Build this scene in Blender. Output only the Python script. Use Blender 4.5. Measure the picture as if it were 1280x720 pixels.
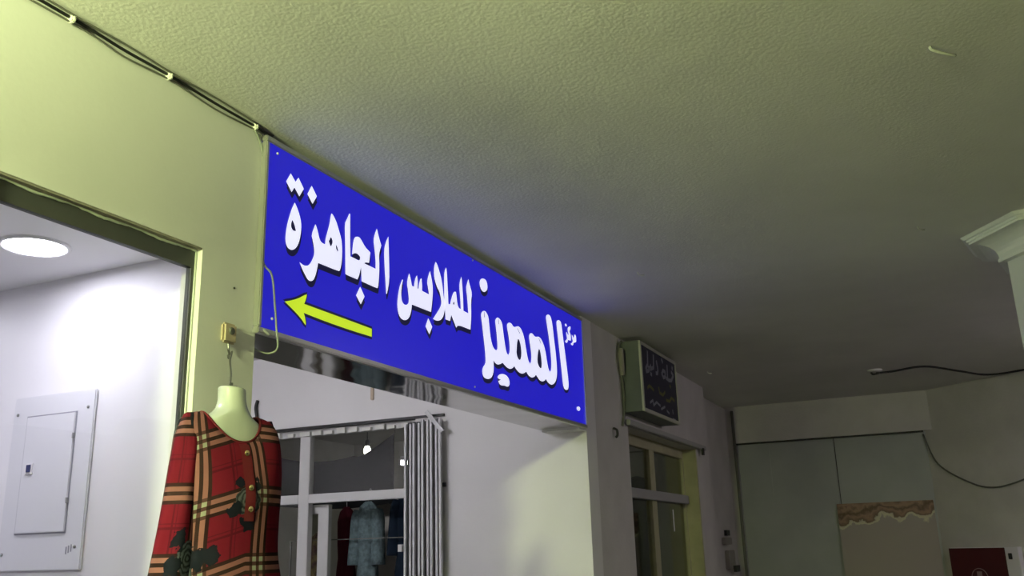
import bpy, bmesh, math, random
from mathutils import Vector, Matrix
from mathutils.geometry import tessellate_polygon

for o in list(bpy.data.objects): bpy.data.objects.remove(o)
SC = bpy.context.scene
COL = SC.collection

# ------------------------------------------------------------------ camera
F_PX, YAW, PITCH, ROLL = 1145.83, 0.427726, 0.276626, -0.0296777
EYE = Vector((0, 0, 1.55))
fw = Vector((-math.sin(YAW) * math.cos(PITCH), math.cos(YAW) * math.cos(PITCH), math.sin(PITCH)))
rt = Vector((math.cos(YAW), math.sin(YAW), 0)); up = rt.cross(fw)
cr = rt * math.cos(ROLL) + up * math.sin(ROLL); cu = -rt * math.sin(ROLL) + up * math.cos(ROLL)
cam_d = bpy.data.cameras.new('camera'); cam = bpy.data.objects.new('camera', cam_d); COL.objects.link(cam)
cam_d.sensor_width = 36; cam_d.lens = F_PX / 1280 * 36; cam_d.clip_start = 0.02
M3 = Matrix((cr, cu, -fw)).transposed()
cam.matrix_world = Matrix.Translation(EYE) @ M3.to_4x4()
SC.camera = cam

# ------------------------------------------------------------------ world, exposure
world = bpy.data.worlds.new('night_sky'); SC.world = world; world.use_nodes = True
bg = world.node_tree.nodes['Background']
bg.inputs['Color'].default_value = (1.0, 0.90, 0.86, 1); bg.inputs['Strength'].default_value = 0.035
SC.view_settings.view_transform = 'Standard'; SC.view_settings.look = 'None'
SC.view_settings.gamma = 1; SC.view_settings.use_curve_mapping = False
SC.view_settings.exposure = 0.0
LAMP_POWER = 3350.0         # arcade tubes
LAMP_A, LAMP_B = (-1.5, -2.1, 2.65), (-1.5, -0.85, 2.65)
LAMP_COL = (0.87, 1.0, 0.44)
DOWN_POWER = 72.0
SIGN_BLUE = (0.011, 0.008, 0.48)
PASSAGE_POWER = 80.0
RIGHT_POWER = 52.0         # cool tubes further along, right of the view
SHOP_TUBE = 22.0

# ------------------------------------------------------------------ helpers
def mat(name, col, rough=0.7, metal=0.0, emit=None, estr=0.0, bump=0.0, bscale=60.0, var=0.0, vscale=4.0, spec=0.5, detail=4.0, col2=None):
    m = bpy.data.materials.new(name); m.use_nodes = True
    nt = m.node_tree; b = nt.nodes['Principled BSDF']
    b.inputs['Base Color'].default_value = (*col, 1); b.inputs['Roughness'].default_value = rough
    b.inputs['Metallic'].default_value = metal; b.inputs['Specular IOR Level'].default_value = spec
    if emit:
        b.inputs['Emission Color'].default_value = (*emit, 1); b.inputs['Emission Strength'].default_value = estr
    if bump or var:
        tc = nt.nodes.new('ShaderNodeTexCoord')
    if bump:
        n = nt.nodes.new('ShaderNodeTexNoise'); n.inputs['Scale'].default_value = bscale; n.inputs['Detail'].default_value = detail
        nt.links.new(tc.outputs['Object'], n.inputs['Vector'])
        bp = nt.nodes.new('ShaderNodeBump'); bp.inputs['Strength'].default_value = bump; bp.inputs['Distance'].default_value = 0.02
        nt.links.new(n.outputs['Fac'], bp.inputs['Height']); nt.links.new(bp.outputs['Normal'], b.inputs['Normal'])
    if var:
        n2 = nt.nodes.new('ShaderNodeTexNoise'); n2.inputs['Scale'].default_value = vscale; n2.inputs['Detail'].default_value = 6
        nt.links.new(tc.outputs['Object'], n2.inputs['Vector'])
        r = nt.nodes.new('ShaderNodeValToRGB'); c2 = col2 or tuple(c * (1 - var) for c in col)
        r.color_ramp.elements[0].position = 0.35; r.color_ramp.elements[1].position = 0.65
        r.color_ramp.elements[0].color = (*c2, 1); r.color_ramp.elements[1].color = (*col, 1)
        nt.links.new(n2.outputs['Fac'], r.inputs['Fac']); nt.links.new(r.outputs['Color'], b.inputs['Base Color'])
    return m

def glass_mat(name, tint=(1, 1, 1), gloss=0.10, rough=0.0):
    m = bpy.data.materials.new(name); m.use_nodes = True; nt = m.node_tree
    for n in list(nt.nodes): nt.nodes.remove(n)
    out = nt.nodes.new('ShaderNodeOutputMaterial'); mix = nt.nodes.new('ShaderNodeMixShader')
    tr = nt.nodes.new('ShaderNodeBsdfTransparent'); gl = nt.nodes.new('ShaderNodeBsdfGlossy')
    fc = nt.nodes.new('ShaderNodeLayerWeight'); fc.inputs['Blend'].default_value = 0.5
    pw_ = nt.nodes.new('ShaderNodeMath'); pw_.operation = 'POWER'; pw_.inputs[1].default_value = 5.0
    sch = nt.nodes.new('ShaderNodeMath'); sch.operation = 'MULTIPLY_ADD'; sch.inputs[1].default_value = 0.96; sch.inputs[2].default_value = 0.04
    nt.links.new(fc.outputs['Facing'], pw_.inputs[0]); nt.links.new(pw_.outputs[0], sch.inputs[0])
    tr.inputs['Color'].default_value = (*tint, 1); gl.inputs['Roughness'].default_value = rough
    nt.links.new(sch.outputs[0], mix.inputs['Fac'])
    nt.links.new(tr.outputs[0], mix.inputs[1]); nt.links.new(gl.outputs[0], mix.inputs[2]); nt.links.new(mix.outputs[0], out.inputs[0])
    return m

class MB:
    """collects shapes, builds ONE mesh object"""
    def __init__(s): s.v = []; s.f = []; s.uv = None; s.smooth = []
    def add(s, vs, fs, smooth=False):
        n = len(s.v); s.v += [tuple(p) for p in vs]; s.f += [tuple(i + n for i in f) for f in fs]; s.smooth += [smooth] * len(fs)
        return s
    def box(s, x0, x1, y0, y1, z0, z1):
        return s.add([(x0,y0,z0),(x1,y0,z0),(x1,y1,z0),(x0,y1,z0),(x0,y0,z1),(x1,y0,z1),(x1,y1,z1),(x0,y1,z1)],
                     [(0,3,2,1),(4,5,6,7),(0,1,5,4),(1,2,6,5),(2,3,7,6),(3,0,4,7)])
    def obox(s, p, ax, ay, az, hx, hy, hz):
        p, ax, ay, az = map(Vector, (p, ax, ay, az)); vs = []
        for sx, sy, sz in ((-1,-1,-1),(1,-1,-1),(1,1,-1),(-1,1,-1),(-1,-1,1),(1,-1,1),(1,1,1),(-1,1,1)):
            vs.append(p + ax * hx * sx + ay * hy * sy + az * hz * sz)
        return s.add(vs, [(0,3,2,1),(4,5,6,7),(0,1,5,4),(1,2,6,5),(2,3,7,6),(3,0,4,7)])
    def tube(s, pts, r, n=8, caps=True):
        pts = [Vector(p) for p in pts]; rs = r if isinstance(r, (list, tuple)) else [r] * len(pts)
        vs = []; fs = []; prev = None
        for i, p in enumerate(pts):
            t = (pts[min(i+1, len(pts)-1)] - pts[max(i-1, 0)]).normalized()
            a = Vector((0,0,1)) if abs(t.z) < 0.9 else Vector((1,0,0))
            if prev is not None:
                u_ = (prev - t * prev.dot(t)).normalized()
            else: u_ = t.cross(a).normalized()
            prev = u_; w = t.cross(u_)
            for k in range(n):
                q = 2 * math.pi * k / n; vs.append(p + (u_ * math.cos(q) + w * math.sin(q)) * rs[i])
        for i in range(len(pts) - 1):
            for k in range(n):
                a = i*n + k; b = i*n + (k+1) % n; fs.append((a, b, b + n, a + n))
        if caps: fs.append(tuple(range(n-1, -1, -1))); fs.append(tuple(range((len(pts)-1)*n, len(pts)*n)))
        return s.add(vs, fs, True)
    def lathe(s, c, prof, n=24, ax='z', a0=0.0, smooth=True, cap=True):
        c = Vector(c); vs = []; fs = []
        for r, h in prof:
            for k in range(n):
                q = a0 + 2 * math.pi * k / n; d = (r * math.cos(q), r * math.sin(q), h)
                if ax == 'x': d = (h, d[0], d[1])
                if ax == 'y': d = (d[0], h, d[1])
                vs.append(c + Vector(d))
        for i in range(len(prof) - 1):
            for k in range(n):
                a = i*n + k; b = i*n + (k+1) % n; fs.append((a, b, b + n, a + n))
        if cap: fs.append(tuple(range(n-1, -1, -1))); fs.append(tuple(range((len(prof)-1)*n, len(prof)*n)))
        return s.add(vs, fs, smooth)
    def build(s, name, m, parent=None, bevel=0.0):
        me = bpy.data.meshes.new(name); me.from_pydata(s.v, [], s.f)
        for p, sm in zip(me.polygons, s.smooth): p.use_smooth = sm
        if bevel:
            bm = bmesh.new(); bm.from_mesh(me)
            es = [e for e in bm.edges if e.is_manifold and e.calc_face_angle(0) > 0.5]
            bmesh.ops.bevel(bm, geom=es, offset=bevel, segments=2, affect='EDGES', clamp_overlap=True); bm.to_mesh(me); bm.free()
        bm = bmesh.new(); bm.from_mesh(me); bmesh.ops.recalc_face_normals(bm, faces=bm.faces); bm.to_mesh(me); bm.free()
        me.materials.append(m)
        o = bpy.data.objects.new(name, me); COL.objects.link(o)
        if parent: o.parent = parent; o.matrix_parent_inverse = Matrix.Translation(parent.location).inverted()
        return o

def tag(o, label, cat=None, group=None, kind=None):
    o['label'] = label
    if cat: o['category'] = cat
    if group: o['group'] = group
    if kind: o['kind'] = kind
    return o
def thing(name, loc, label, cat, group=None, kind=None):
    o = bpy.data.objects.new(name, None); COL.objects.link(o); o.location = loc; o.empty_display_size = 0.1
    return tag(o, label, cat, group, kind)
def box(x0, x1, y0, y1, z0, z1): return MB().box(x0, x1, y0, y1, z0, z1)
def spline(pts, n=8):
    P = [Vector(p) for p in pts]; P = [P[0]] + P + [P[-1]]; out = []
    for i in range(1, len(P) - 2):
        for k in range(n):
            t = k / n; a, b, c, d = P[i-1], P[i], P[i+1], P[i+2]
            out.append(0.5 * ((2*b) + (c-a)*t + (2*a-5*b+4*c-d)*t*t + (3*b-a-3*c+d)*t**3))
    out.append(P[-2]); return out
def flat(polys, x):
    """polygon with holes in the y-z plane at x -> MB"""
    mb = MB(); allv = [(x, a, b) for p in polys for a, b in p]
    tri = tessellate_polygon([[Vector((a, b, 0)) for a, b in p] for p in polys])
    mb.add(allv, [t for t in tri]); return mb
def smooth_poly(p, ang=0.95):
    out = []; n = len(p)
    for i in range(n):
        a, b, c = Vector(p[i-1]), Vector(p[i]), Vector(p[(i+1) % n])
        d1, d2 = (b - a), (c - b)
        if d1.length < 1e-6 or d2.length < 1e-6: continue
        if d1.angle(d2) < ang: out += [tuple(b - d1 * 0.25), tuple(b + d2 * 0.25)]
        else: out.append(tuple(b))
    return out
GLYPHS = [
 ('dot', [(2717,3012),(2691,2968),(2727,2935),(2743,2961),(2776,2934),(2803,2976),(2766,3012),(2749,2987)], []),
 ('dot', [(2853,3008),(2827,2962),(2863,2931),(2890,2974)], []),
 ('letter', [(2749,2899),(2734,2871),(2718,2828),(2705,2782),(2700,2739),(2703,2716),(2713,2702),(2725,2697),(2742,2697),(2759,2706),(2774,2722),(2785,2744),(2792,2771),(2796,2806),(2793,2831),(2782,2857),(2768,2878)], [[(2737,2821),(2730,2798),(2736,2785),(2747,2779),(2763,2783),(2755,2802),(2745,2816)]]),
 ('letter', [(2886,2851),(2862,2797),(2871,2778),(2881,2751),(2886,2722),(2872,2691),(2857,2670),(2841,2659),(2819,2655),(2792,2662),(2807,2642),(2827,2622),(2847,2604),(2865,2601),(2883,2609),(2895,2629),(2904,2655),(2912,2691),(3054,2693),(3064,2699),(3074,2735),(3077,2776),(3074,2816),(3066,2845),(3046,2880),(3027,2910),(3005,2929),(2994,2933),(2989,2922),(2982,2882),(2967,2837),(2957,2808),(2955,2783),(2931,2784),(2917,2794),(2906,2819),(2894,2841)], [[(2993,2827),(2980,2804),(2990,2789),(2997,2787),(3007,2805),(3004,2820)],[(3033,2805),(3030,2790),(3040,2779),(3048,2778),(3044,2791)]]),
 ('letter', [(3123,2975),(3103,2938),(3090,2918),(3096,2836),(3103,2694),(3116,2692),(3193,2692),(3205,2712),(3219,2756),(3225,2692),(3348,2690),(3356,2696),(3362,2733),(3365,2795),(3360,2847),(3366,2872),(3379,2902),(3364,2925),(3340,2973),(3324,2941),(3313,2909),(3324,2865),(3333,2820),(3334,2778),(3285,2779),(3242,2779),(3254,2787),(3281,2792),(3290,2843),(3248,2857),(3220,2879),(3204,2889),(3184,2887),(3166,2877),(3157,2858),(3152,2825),(3149,2794),(3172,2808),(3195,2808),(3211,2800),(3211,2789),(3201,2780),(3169,2782),(3137,2782),(3133,2847),(3129,2974)], []),
 ('letter', [(3438,2964),(3414,2925),(3402,2887),(3408,2807),(3417,2738),(3423,2684),(3429,2683),(3439,2710),(3449,2755),(3448,2818),(3443,2889)], []),
 ('dot', [(3215,2665),(3185,2619),(3222,2587),(3250,2629)], []),
 ('letter', [(3563,2788),(3543,2755),(3528,2712),(3519,2662),(3522,2629),(3535,2605),(3556,2593),(3584,2592),(3611,2602),(3631,2621),(3645,2651),(3650,2684),(3833,2687),(3841,2720),(3849,2763),(3853,2806),(3848,2841),(3838,2870),(3825,2898),(3810,2873),(3795,2833),(3805,2804),(3814,2773),(3746,2775),(3747,2805),(3741,2837),(3730,2833),(3717,2803),(3712,2777),(3703,2777),(3705,2815),(3698,2843),(3686,2828),(3673,2797),(3670,2777),(3651,2777),(3639,2809),(3626,2834),(3614,2812),(3604,2777),(3615,2743),(3624,2691),(3606,2672),(3588,2668),(3570,2671),(3557,2685),(3552,2718),(3558,2753),(3569,2786)], []),
 ('dot', [(3806,2650),(3779,2603),(3816,2570),(3845,2614)], []),
 ('letter', [(3883,2962),(3868,2936),(3864,2887),(3875,2858),(3900,2825),(3916,2818),(3931,2793),(3941,2758),(3925,2729),(3899,2702),(3853,2656),(3888,2654),(3924,2663),(3950,2682),(3966,2706),(3977,2740),(3979,2778),(3970,2781),(3960,2811),(3951,2861),(3932,2905),(3912,2934),(3897,2954)], []),
 ('letter', [(3991,2961),(3973,2931),(3970,2893),(3969,2781),(3976,2740),(3981,2681),(4029,2683),(4043,2718),(4096,2660),(4115,2680),(4245,2682),(4257,2684),(4269,2761),(4268,2839),(4283,2893),(4259,2927),(4241,2962),(4224,2930),(4212,2904),(4225,2852),(4234,2768),(4179,2770),(4176,2851),(4167,2927),(4160,2955),(4144,2926),(4135,2891),(4145,2827),(4148,2773),(4129,2772),(4111,2792),(4103,2834),(4098,2854),(4081,2853),(4064,2838),(4045,2804),(4031,2771),(4014,2770),(4010,2823),(4004,2902),(3999,2949)], [[(4069,2796),(4063,2781),(4074,2778),(4080,2790)]]),
 ('letter', [(4386,2786),(4390,2804),(4412,2821),(4439,2827),(4461,2817),(4479,2801),(4487,2756),(4497,2701),(4510,2663),(4528,2638),(4549,2628),(4570,2626),(4583,2634),(4587,2660),(4581,2717),(4568,2779),(4565,2796),(4573,2809),(4592,2822),(4609,2824),(4625,2821),(4648,2810),(4660,2792),(4669,2752),(4680,2707),(4695,2657),(4711,2633),(4731,2628),(4749,2649),(4752,2691),(4739,2748),(4725,2781),(4722,2805),(4737,2820),(4761,2828),(4786,2827),(4806,2815),(4827,2813),(4856,2823),(4882,2831),(4914,2826),(4942,2807),(4966,2774),(4980,2733),(4998,2681),(5017,2641),(5043,2627),(5060,2648),(5066,2687),(5055,2735),(5043,2770),(5039,2795),(5050,2816),(5078,2828),(5106,2823),(5126,2815),(5155,2817),(5184,2826),(5219,2823),(5249,2806),(5279,2776),(5299,2734),(5315,2678),(5331,2642),(5354,2627),(5377,2643),(5386,2697),(5377,2774),(5360,2850),(5341,2913),(5327,2963),(5323,2975),(5329,2990),(5346,3004),(5380,3009),(5401,3004),(5413,2991),(5423,2970),(5436,2925),(5446,2867),(5464,2790),(5474,2725),(5477,2659),(5471,2619),(5450,2583),(5413,2558),(5370,2545),(5329,2549),(5298,2560),(5283,2571),(5257,2555),(5224,2545),(5185,2546),(5155,2558),(5125,2573),(5101,2556),(5062,2545),(5025,2547),(4996,2558),(4979,2570),(4952,2556),(4907,2545),(4865,2549),(4830,2562),(4808,2575),(4781,2557),(4740,2547),(4706,2550),(4673,2560),(4647,2570),(4627,2558),(4587,2547),(4555,2549),(4530,2562),(4532,2536),(4530,2502),(4513,2471),(4487,2453),(4450,2444),(4413,2445),(4393,2456),(4387,2479),(4398,2503),(4426,2524),(4432,2548),(4426,2603),(4413,2668),(4399,2733)], [[(4872,2750),(4856,2723),(4849,2685),(4844,2660),(4857,2635),(4882,2623),(4902,2631),(4916,2660),(4916,2697),(4904,2732),(4887,2750)],[(5185,2746),(5169,2718),(5158,2684),(5156,2658),(5177,2633),(5203,2624),(5220,2634),(5225,2670),(5216,2713),(5203,2743)],[(4425,2818),(4430,2819),(4434,2788),(4427,2787)],[(4606,2816),(4611,2817),(4616,2786),(4610,2785)],[(4863,2815),(4870,2817),(4908,2791),(4902,2788)],[(5186,2815),(5194,2817),(5228,2789),(5222,2786)]]),
 ('letter', [(5501,2976),(5509,2993),(5531,3006),(5563,3010),(5589,2998),(5603,2938),(5627,2833),(5651,2728),(5668,2649),(5676,2596),(5667,2564),(5647,2552),(5611,2547),(5586,2556),(5571,2581),(5561,2646),(5545,2737),(5529,2829),(5512,2913)], []),
 ('dot', [(4577,2475),(4597,2491),(4637,2503),(4677,2505),(4710,2499),(4733,2482),(4737,2459),(4722,2443),(4699,2437),(4666,2440),(4626,2434),(4598,2439),(4586,2454),(4622,2466),(4587,2467)], []),
 ('dot', [(4395,3003),(4420,3011),(4451,3013),(4470,3000),(4477,2975),(4468,2955),(4442,2937),(4416,2932),(4392,2940),(4380,2957),(4375,2979)], []),
 ('small', [(5658,3005),(5671,3011),(5684,3009),(5693,3000),(5682,2992),(5668,2990),(5658,2996)], []),
 ('small', [(5735,3003),(5761,3008),(5762,2995),(5744,2977),(5735,2968),(5752,2954),(5759,2934),(5754,2907),(5727,2904),(5699,2903),(5693,2887),(5673,2875),(5655,2876),(5644,2884),(5671,2896),(5686,2910),(5679,2929),(5673,2952),(5687,2953),(5699,2940),(5717,2938),(5713,2953),(5703,2972),(5710,2991)], []),
 ('small', [(5776,2955),(5794,2948),(5806,2936),(5822,2946),(5827,2963),(5849,2968),(5857,2960),(5862,2940),(5857,2917),(5826,2908),(5802,2900),(5795,2883),(5775,2877),(5748,2885),(5778,2897),(5794,2913),(5782,2928)], []),
 ('emblem', [(5842,2466),(5865,2464),(5874,2455),(5867,2444),(5848,2436),(5825,2435),(5809,2442),(5805,2452),(5819,2461)], [[(5822,2447),(5855,2447),(5856,2445),(5823,2444)]]),
 ('arrow', [(2711,2482),(2751,2495),(2794,2514),(2826,2533),(2847,2543),(2841,2520),(2831,2500),(2908,2499),(3092,2498),(3311,2496),(3311,2460),(3158,2457),(2970,2458),(2830,2463),(2839,2447),(2846,2423),(2844,2416),(2833,2423),(2817,2435),(2780,2454),(2741,2470)], []),
]
S2 = [
 ('white', [(7115,3057),(7098,2949),(7040,2909),(7048,2885),(7112,2900),(7186,2953)]),
 ('white', [(7282,3055),(7265,2950),(7179,2926),(7109,2925)]),
 ('white', [(7166,2885),(7194,2880)]),
 ('white', [(7363,3019),(7392,2950),(7371,2918),(7328,2913)]),
 ('white', [(7528,3063),(7553,3043)]),
 ('white', [(7548,2972),(7504,2936),(7544,2910),(7606,2925),(7614,2969),(7548,2972)]),
 ('white', [(7691,3036),(7680,2925)]),
 ('white', [(7820,2999),(7875,2977),(7799,2921),(7716,2911),(7639,2919)]),
 ('white', [(7861,3050),(7856,3033)]),
 ('yellow', [(7051,2752),(7102,2775),(7148,2771),(7219,2756)]),
 ('yellow', [(7375,2800),(7394,2758),(7492,2752),(7562,2787)]),
 ('yellow', [(7586,2722),(7691,2724),(7755,2764),(7848,2750)]),
 ('yellow', [(7730,2866),(7760,2858)]),
 ('pale', [(7098,2640),(7179,2669),(7181,2640)]),
 ('pale', [(7187,2627),(7283,2666),(7385,2649)]),
 ('pale', [(7408,2624),(7528,2658)]),
 ('pale', [(7582,2631),(7650,2616)]),
 ('pale', [(7768,2659),(7774,2628)]),
 ('pale', [(7756,2580),(7842,2578)]),
]
# ------------------------------------------------------------------ materials
WHITE = (0.80, 0.79, 0.78)
M = {}
M['ceil'] = mat('ceiling_plaster', (0.74, 0.73, 0.71), 0.95, bump=0.14, bscale=75, var=0.10, vscale=1.2, spec=0.1, detail=6)
M['wall'] = mat('painted_plaster', WHITE, 0.75, bump=0.04, bscale=40, var=0.04, vscale=2, spec=0.25)
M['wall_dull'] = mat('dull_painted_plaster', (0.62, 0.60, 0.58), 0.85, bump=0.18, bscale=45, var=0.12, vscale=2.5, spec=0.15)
M['floor'] = mat('floor_tile', (0.11, 0.10, 0.09), 0.45, var=0.2, vscale=3)
M['raw'] = mat('raw_plaster', (0.34, 0.31, 0.27), 0.95, bump=0.5, bscale=30, var=0.3, vscale=9, spec=0.1)
M['alu_dark'] = mat('dark_aluminium', (0.055, 0.056, 0.056), 0.5, 0.0, spec=0.3)
M['silicone'] = mat('silicone_bead', (0.62, 0.66, 0.58), 0.5)
M['glass'] = glass_mat('clear_glass'); M['glass_dim'] = glass_mat('dusty_glass', (0.80, 0.80, 0.76))
M['shopwhite'] = mat('shop_white_paint', (0.83, 0.82, 0.85), 0.45, spec=0.35)
M['panel'] = mat('panel_enamel', (0.74, 0.74, 0.78), 0.35, spec=0.5)
M['paneldark'] = mat('panel_seam', (0.30, 0.30, 0.35), 0.6)
M['latch'] = mat('latch_blue', (0.02, 0.03, 0.12), 0.4)
M['down'] = mat('downlight_lens', (1, 1, 1), 0.5, emit=(0.90, 0.89, 1.0), estr=DOWN_POWER)
M['trimring'] = mat('downlight_ring', (0.8, 0.8, 0.82), 0.3)
M['blue'] = mat('sign_blue_acrylic', (0.012, 0.012, 0.09), 0.30, emit=SIGN_BLUE, estr=1.0, spec=0.35)
M['letter'] = mat('sign_white_vinyl', (0.45, 0.45, 0.45), 0.5, emit=(0.74, 0.74, 0.95), estr=1.0, spec=0.2)
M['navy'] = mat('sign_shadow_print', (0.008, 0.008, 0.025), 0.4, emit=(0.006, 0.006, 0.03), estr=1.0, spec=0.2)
M['lime'] = mat('sign_lime_vinyl', (0.30, 0.38, 0.02), 0.5, emit=(0.50, 0.68, 0.025), estr=0.95, spec=0.2)
M['chrome'] = mat('polished_trim', (0.50, 0.50, 0.47), 0.28, 0.7)
M['steel'] = mat('wavy_stainless_sheet', (0.45, 0.45, 0.44), 0.10, 1.0, bump=0.35, bscale=3.2, detail=1.0)
M['black'] = mat('black_rubber', (0.012, 0.012, 0.012), 0.5)
M['cable_grey'] = mat('grey_cable', (0.14, 0.14, 0.12), 0.5)
M['cable_pale'] = mat('pale_cable', (0.24, 0.26, 0.22), 0.5)
M['clip'] = mat('cable_clip', (0.70, 0.70, 0.64), 0.5)
M['tan'] = mat('tan_plastic', (0.52, 0.42, 0.30), 0.5)
M['wire'] = mat('steel_wire', (0.35, 0.35, 0.34), 0.35, 1.0)
M['mann'] = mat('mannequin_plastic', (0.48, 0.50, 0.46), 0.22, spec=0.6)
M['alu'] = mat('white_aluminium', (0.60, 0.60, 0.58), 0.45, spec=0.4, var=0.05)
M['gate'] = mat('gate_paint', (0.66, 0.66, 0.67), 0.5, var=0.15, vscale=12)
M['drape'] = mat('black_drape', (0.020, 0.022, 0.022), 0.95, bump=0.3, bscale=12, spec=0.05)
M['shopdim'] = mat('shop_inner_paint', (0.50, 0.48, 0.43), 0.85, var=0.1)
M['maroon'] = mat('maroon_cloth', (0.060, 0.008, 0.014), 0.9, bump=0.3, bscale=60, spec=0.1)
M['teal'] = mat('teal_cloth', (0.145, 0.205, 0.21), 0.9, bump=0.5, bscale=70, var=0.35, vscale=30, spec=0.1)
M['darkcloth'] = mat('black_cloth', (0.012, 0.014, 0.018), 0.9, bump=0.3, bscale=50, spec=0.1)
M['navycloth'] = mat('navy_cloth', (0.010, 0.018, 0.030), 0.9, bump=0.3, bscale=50, spec=0.1)
M['printcloth'] = mat('printed_cloth', (0.30, 0.27, 0.12), 0.9, var=0.8, vscale=18, col2=(0.05, 0.02, 0.03), spec=0.1)
M['palecloth'] = mat('pale_lace_cloth', (0.30, 0.27, 0.28), 0.9, var=0.6, vscale=60, spec=0.1)
M['tube'] = mat('fluorescent_tube', (1, 1, 1), 0.4, emit=(0.92, 1.0, 0.94), estr=SHOP_TUBE)
M['tube_arc'] = mat('arcade_tube', (1, 1, 1), 0.4, emit=LAMP_COL, estr=LAMP_POWER)
M['tube_pass'] = mat('passage_tube', (1, 1, 1), 0.4, emit=(0.95, 0.93, 1.0), estr=PASSAGE_POWER)
M['tube_right'] = mat('cool_tube', (1, 1, 1), 0.4, emit=(1.0, 0.89, 1.0), estr=RIGHT_POWER)
M['bulb'] = mat('glowing_bulb', (1, 1, 1), 0.4, emit=(1.0, 0.95, 0.85), estr=25)
M['yellowframe'] = mat('cream_painted_frame', (0.46, 0.44, 0.27), 0.6, bump=0.1, bscale=40, var=0.15, vscale=6)
M['greyframe'] = mat('grey_painted_frame', (0.36, 0.36, 0.35), 0.6)
M['s2side'] = mat('sign_side_sheet', (0.15, 0.17, 0.165), 0.6, var=0.12, vscale=8)
M['s2frame'] = mat('sign_edge_aluminium', (0.52, 0.52, 0.46), 0.4, 0.4)
M['s2navy'] = mat('navy_sign_print', (0.015, 0.014, 0.038), 0.5, spec=0.3)
M['s2white'] = mat('faded_white_print', (0.26, 0.26, 0.32), 0.6)
M['s2yellow'] = mat('faded_yellow_print', (0.14, 0.13, 0.03), 0.6)
M['door'] = mat('grey_metal_door', (0.40, 0.42, 0.41), 0.6, bump=0.12, bscale=3, var=0.10, vscale=2.5, spec=0.3)
M['red'] = mat('red_enamel', (0.055, 0.006, 0.008), 0.35, spec=0.5)
M['white_enamel'] = mat('white_enamel', (0.78, 0.76, 0.80), 0.4)
M['ring'] = mat('pale_ring_print', (0.28, 0.20, 0.20), 0.5)
M['column'] = mat('column_paint', (0.74, 0.76, 0.74), 0.55, bump=0.05, spec=0.3)
M['gold'] = mat('gold_button', (0.75, 0.65, 0.30), 0.25, 1.0)
M['box'] = mat('grey_switch_box', (0.30, 0.28, 0.24), 0.6)

# weathered board: brown-stained top edge (stains with their own shape)
def board_mat():
    m = mat('weathered_board', (0.36, 0.32, 0.29), 0.6, spec=0.4); nt = m.node_tree; b = nt.nodes['Principled BSDF']
    tc = nt.nodes.new('ShaderNodeTexCoord'); sp = nt.nodes.new('ShaderNodeSeparateXYZ'); nt.links.new(tc.outputs['Object'], sp.inputs[0])
    n = nt.nodes.new('ShaderNodeTexNoise'); n.inputs['Scale'].default_value = 4.5; n.inputs['Detail'].default_value = 6; nt.links.new(tc.outputs['Object'], n.inputs['Vector'])
    a = nt.nodes.new('ShaderNodeMath'); a.operation = 'MULTIPLY_ADD'; a.inputs[1].default_value = 0.45; nt.links.new(n.outputs['Fac'], a.inputs[0]); nt.links.new(sp.outputs['Z'], a.inputs[2])
    x = nt.nodes.new('ShaderNodeMath'); x.operation = 'MULTIPLY_ADD'; x.inputs[1].default_value = -0.10; nt.links.new(sp.outputs['X'], x.inputs[0]); nt.links.new(a.outputs[0], x.inputs[2])
    r = nt.nodes.new('ShaderNodeValToRGB'); nt.links.new(x.outputs[0], r.inputs['Fac'])
    el = r.color_ramp.elements; el[0].position = 0.0; el[0].color = (0.36, 0.32, 0.29, 1)
    r.color_ramp.interpolation = 'LINEAR'
    mr = nt.nodes.new('ShaderNodeMapRange'); mr.inputs['From Min'].default_value = 1.78; mr.inputs['From Max'].default_value = 2.28
    nt.links.new(x.outputs[0], mr.inputs['Value']); nt.links.new(mr.outputs[0], r.inputs['Fac'])
    el[1].position = 1.0; el[1].color = (0.16, 0.10, 0.06, 1)
    for p, c in ((0.50, (0.36, 0.32, 0.29)), (0.53, (0.62, 0.60, 0.42)), (0.58, (0.52, 0.48, 0.36)), (0.60, (0.14, 0.09, 0.055)), (0.70, (0.32, 0.20, 0.14)), (0.78, (0.10, 0.065, 0.035)), (0.86, (0.34, 0.22, 0.15))):
        e = el.new(p); e.color = (*c, 1)
    nt.links.new(r.outputs['Color'], b.inputs['Base Color']); return m
M['board'] = board_mat()

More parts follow.
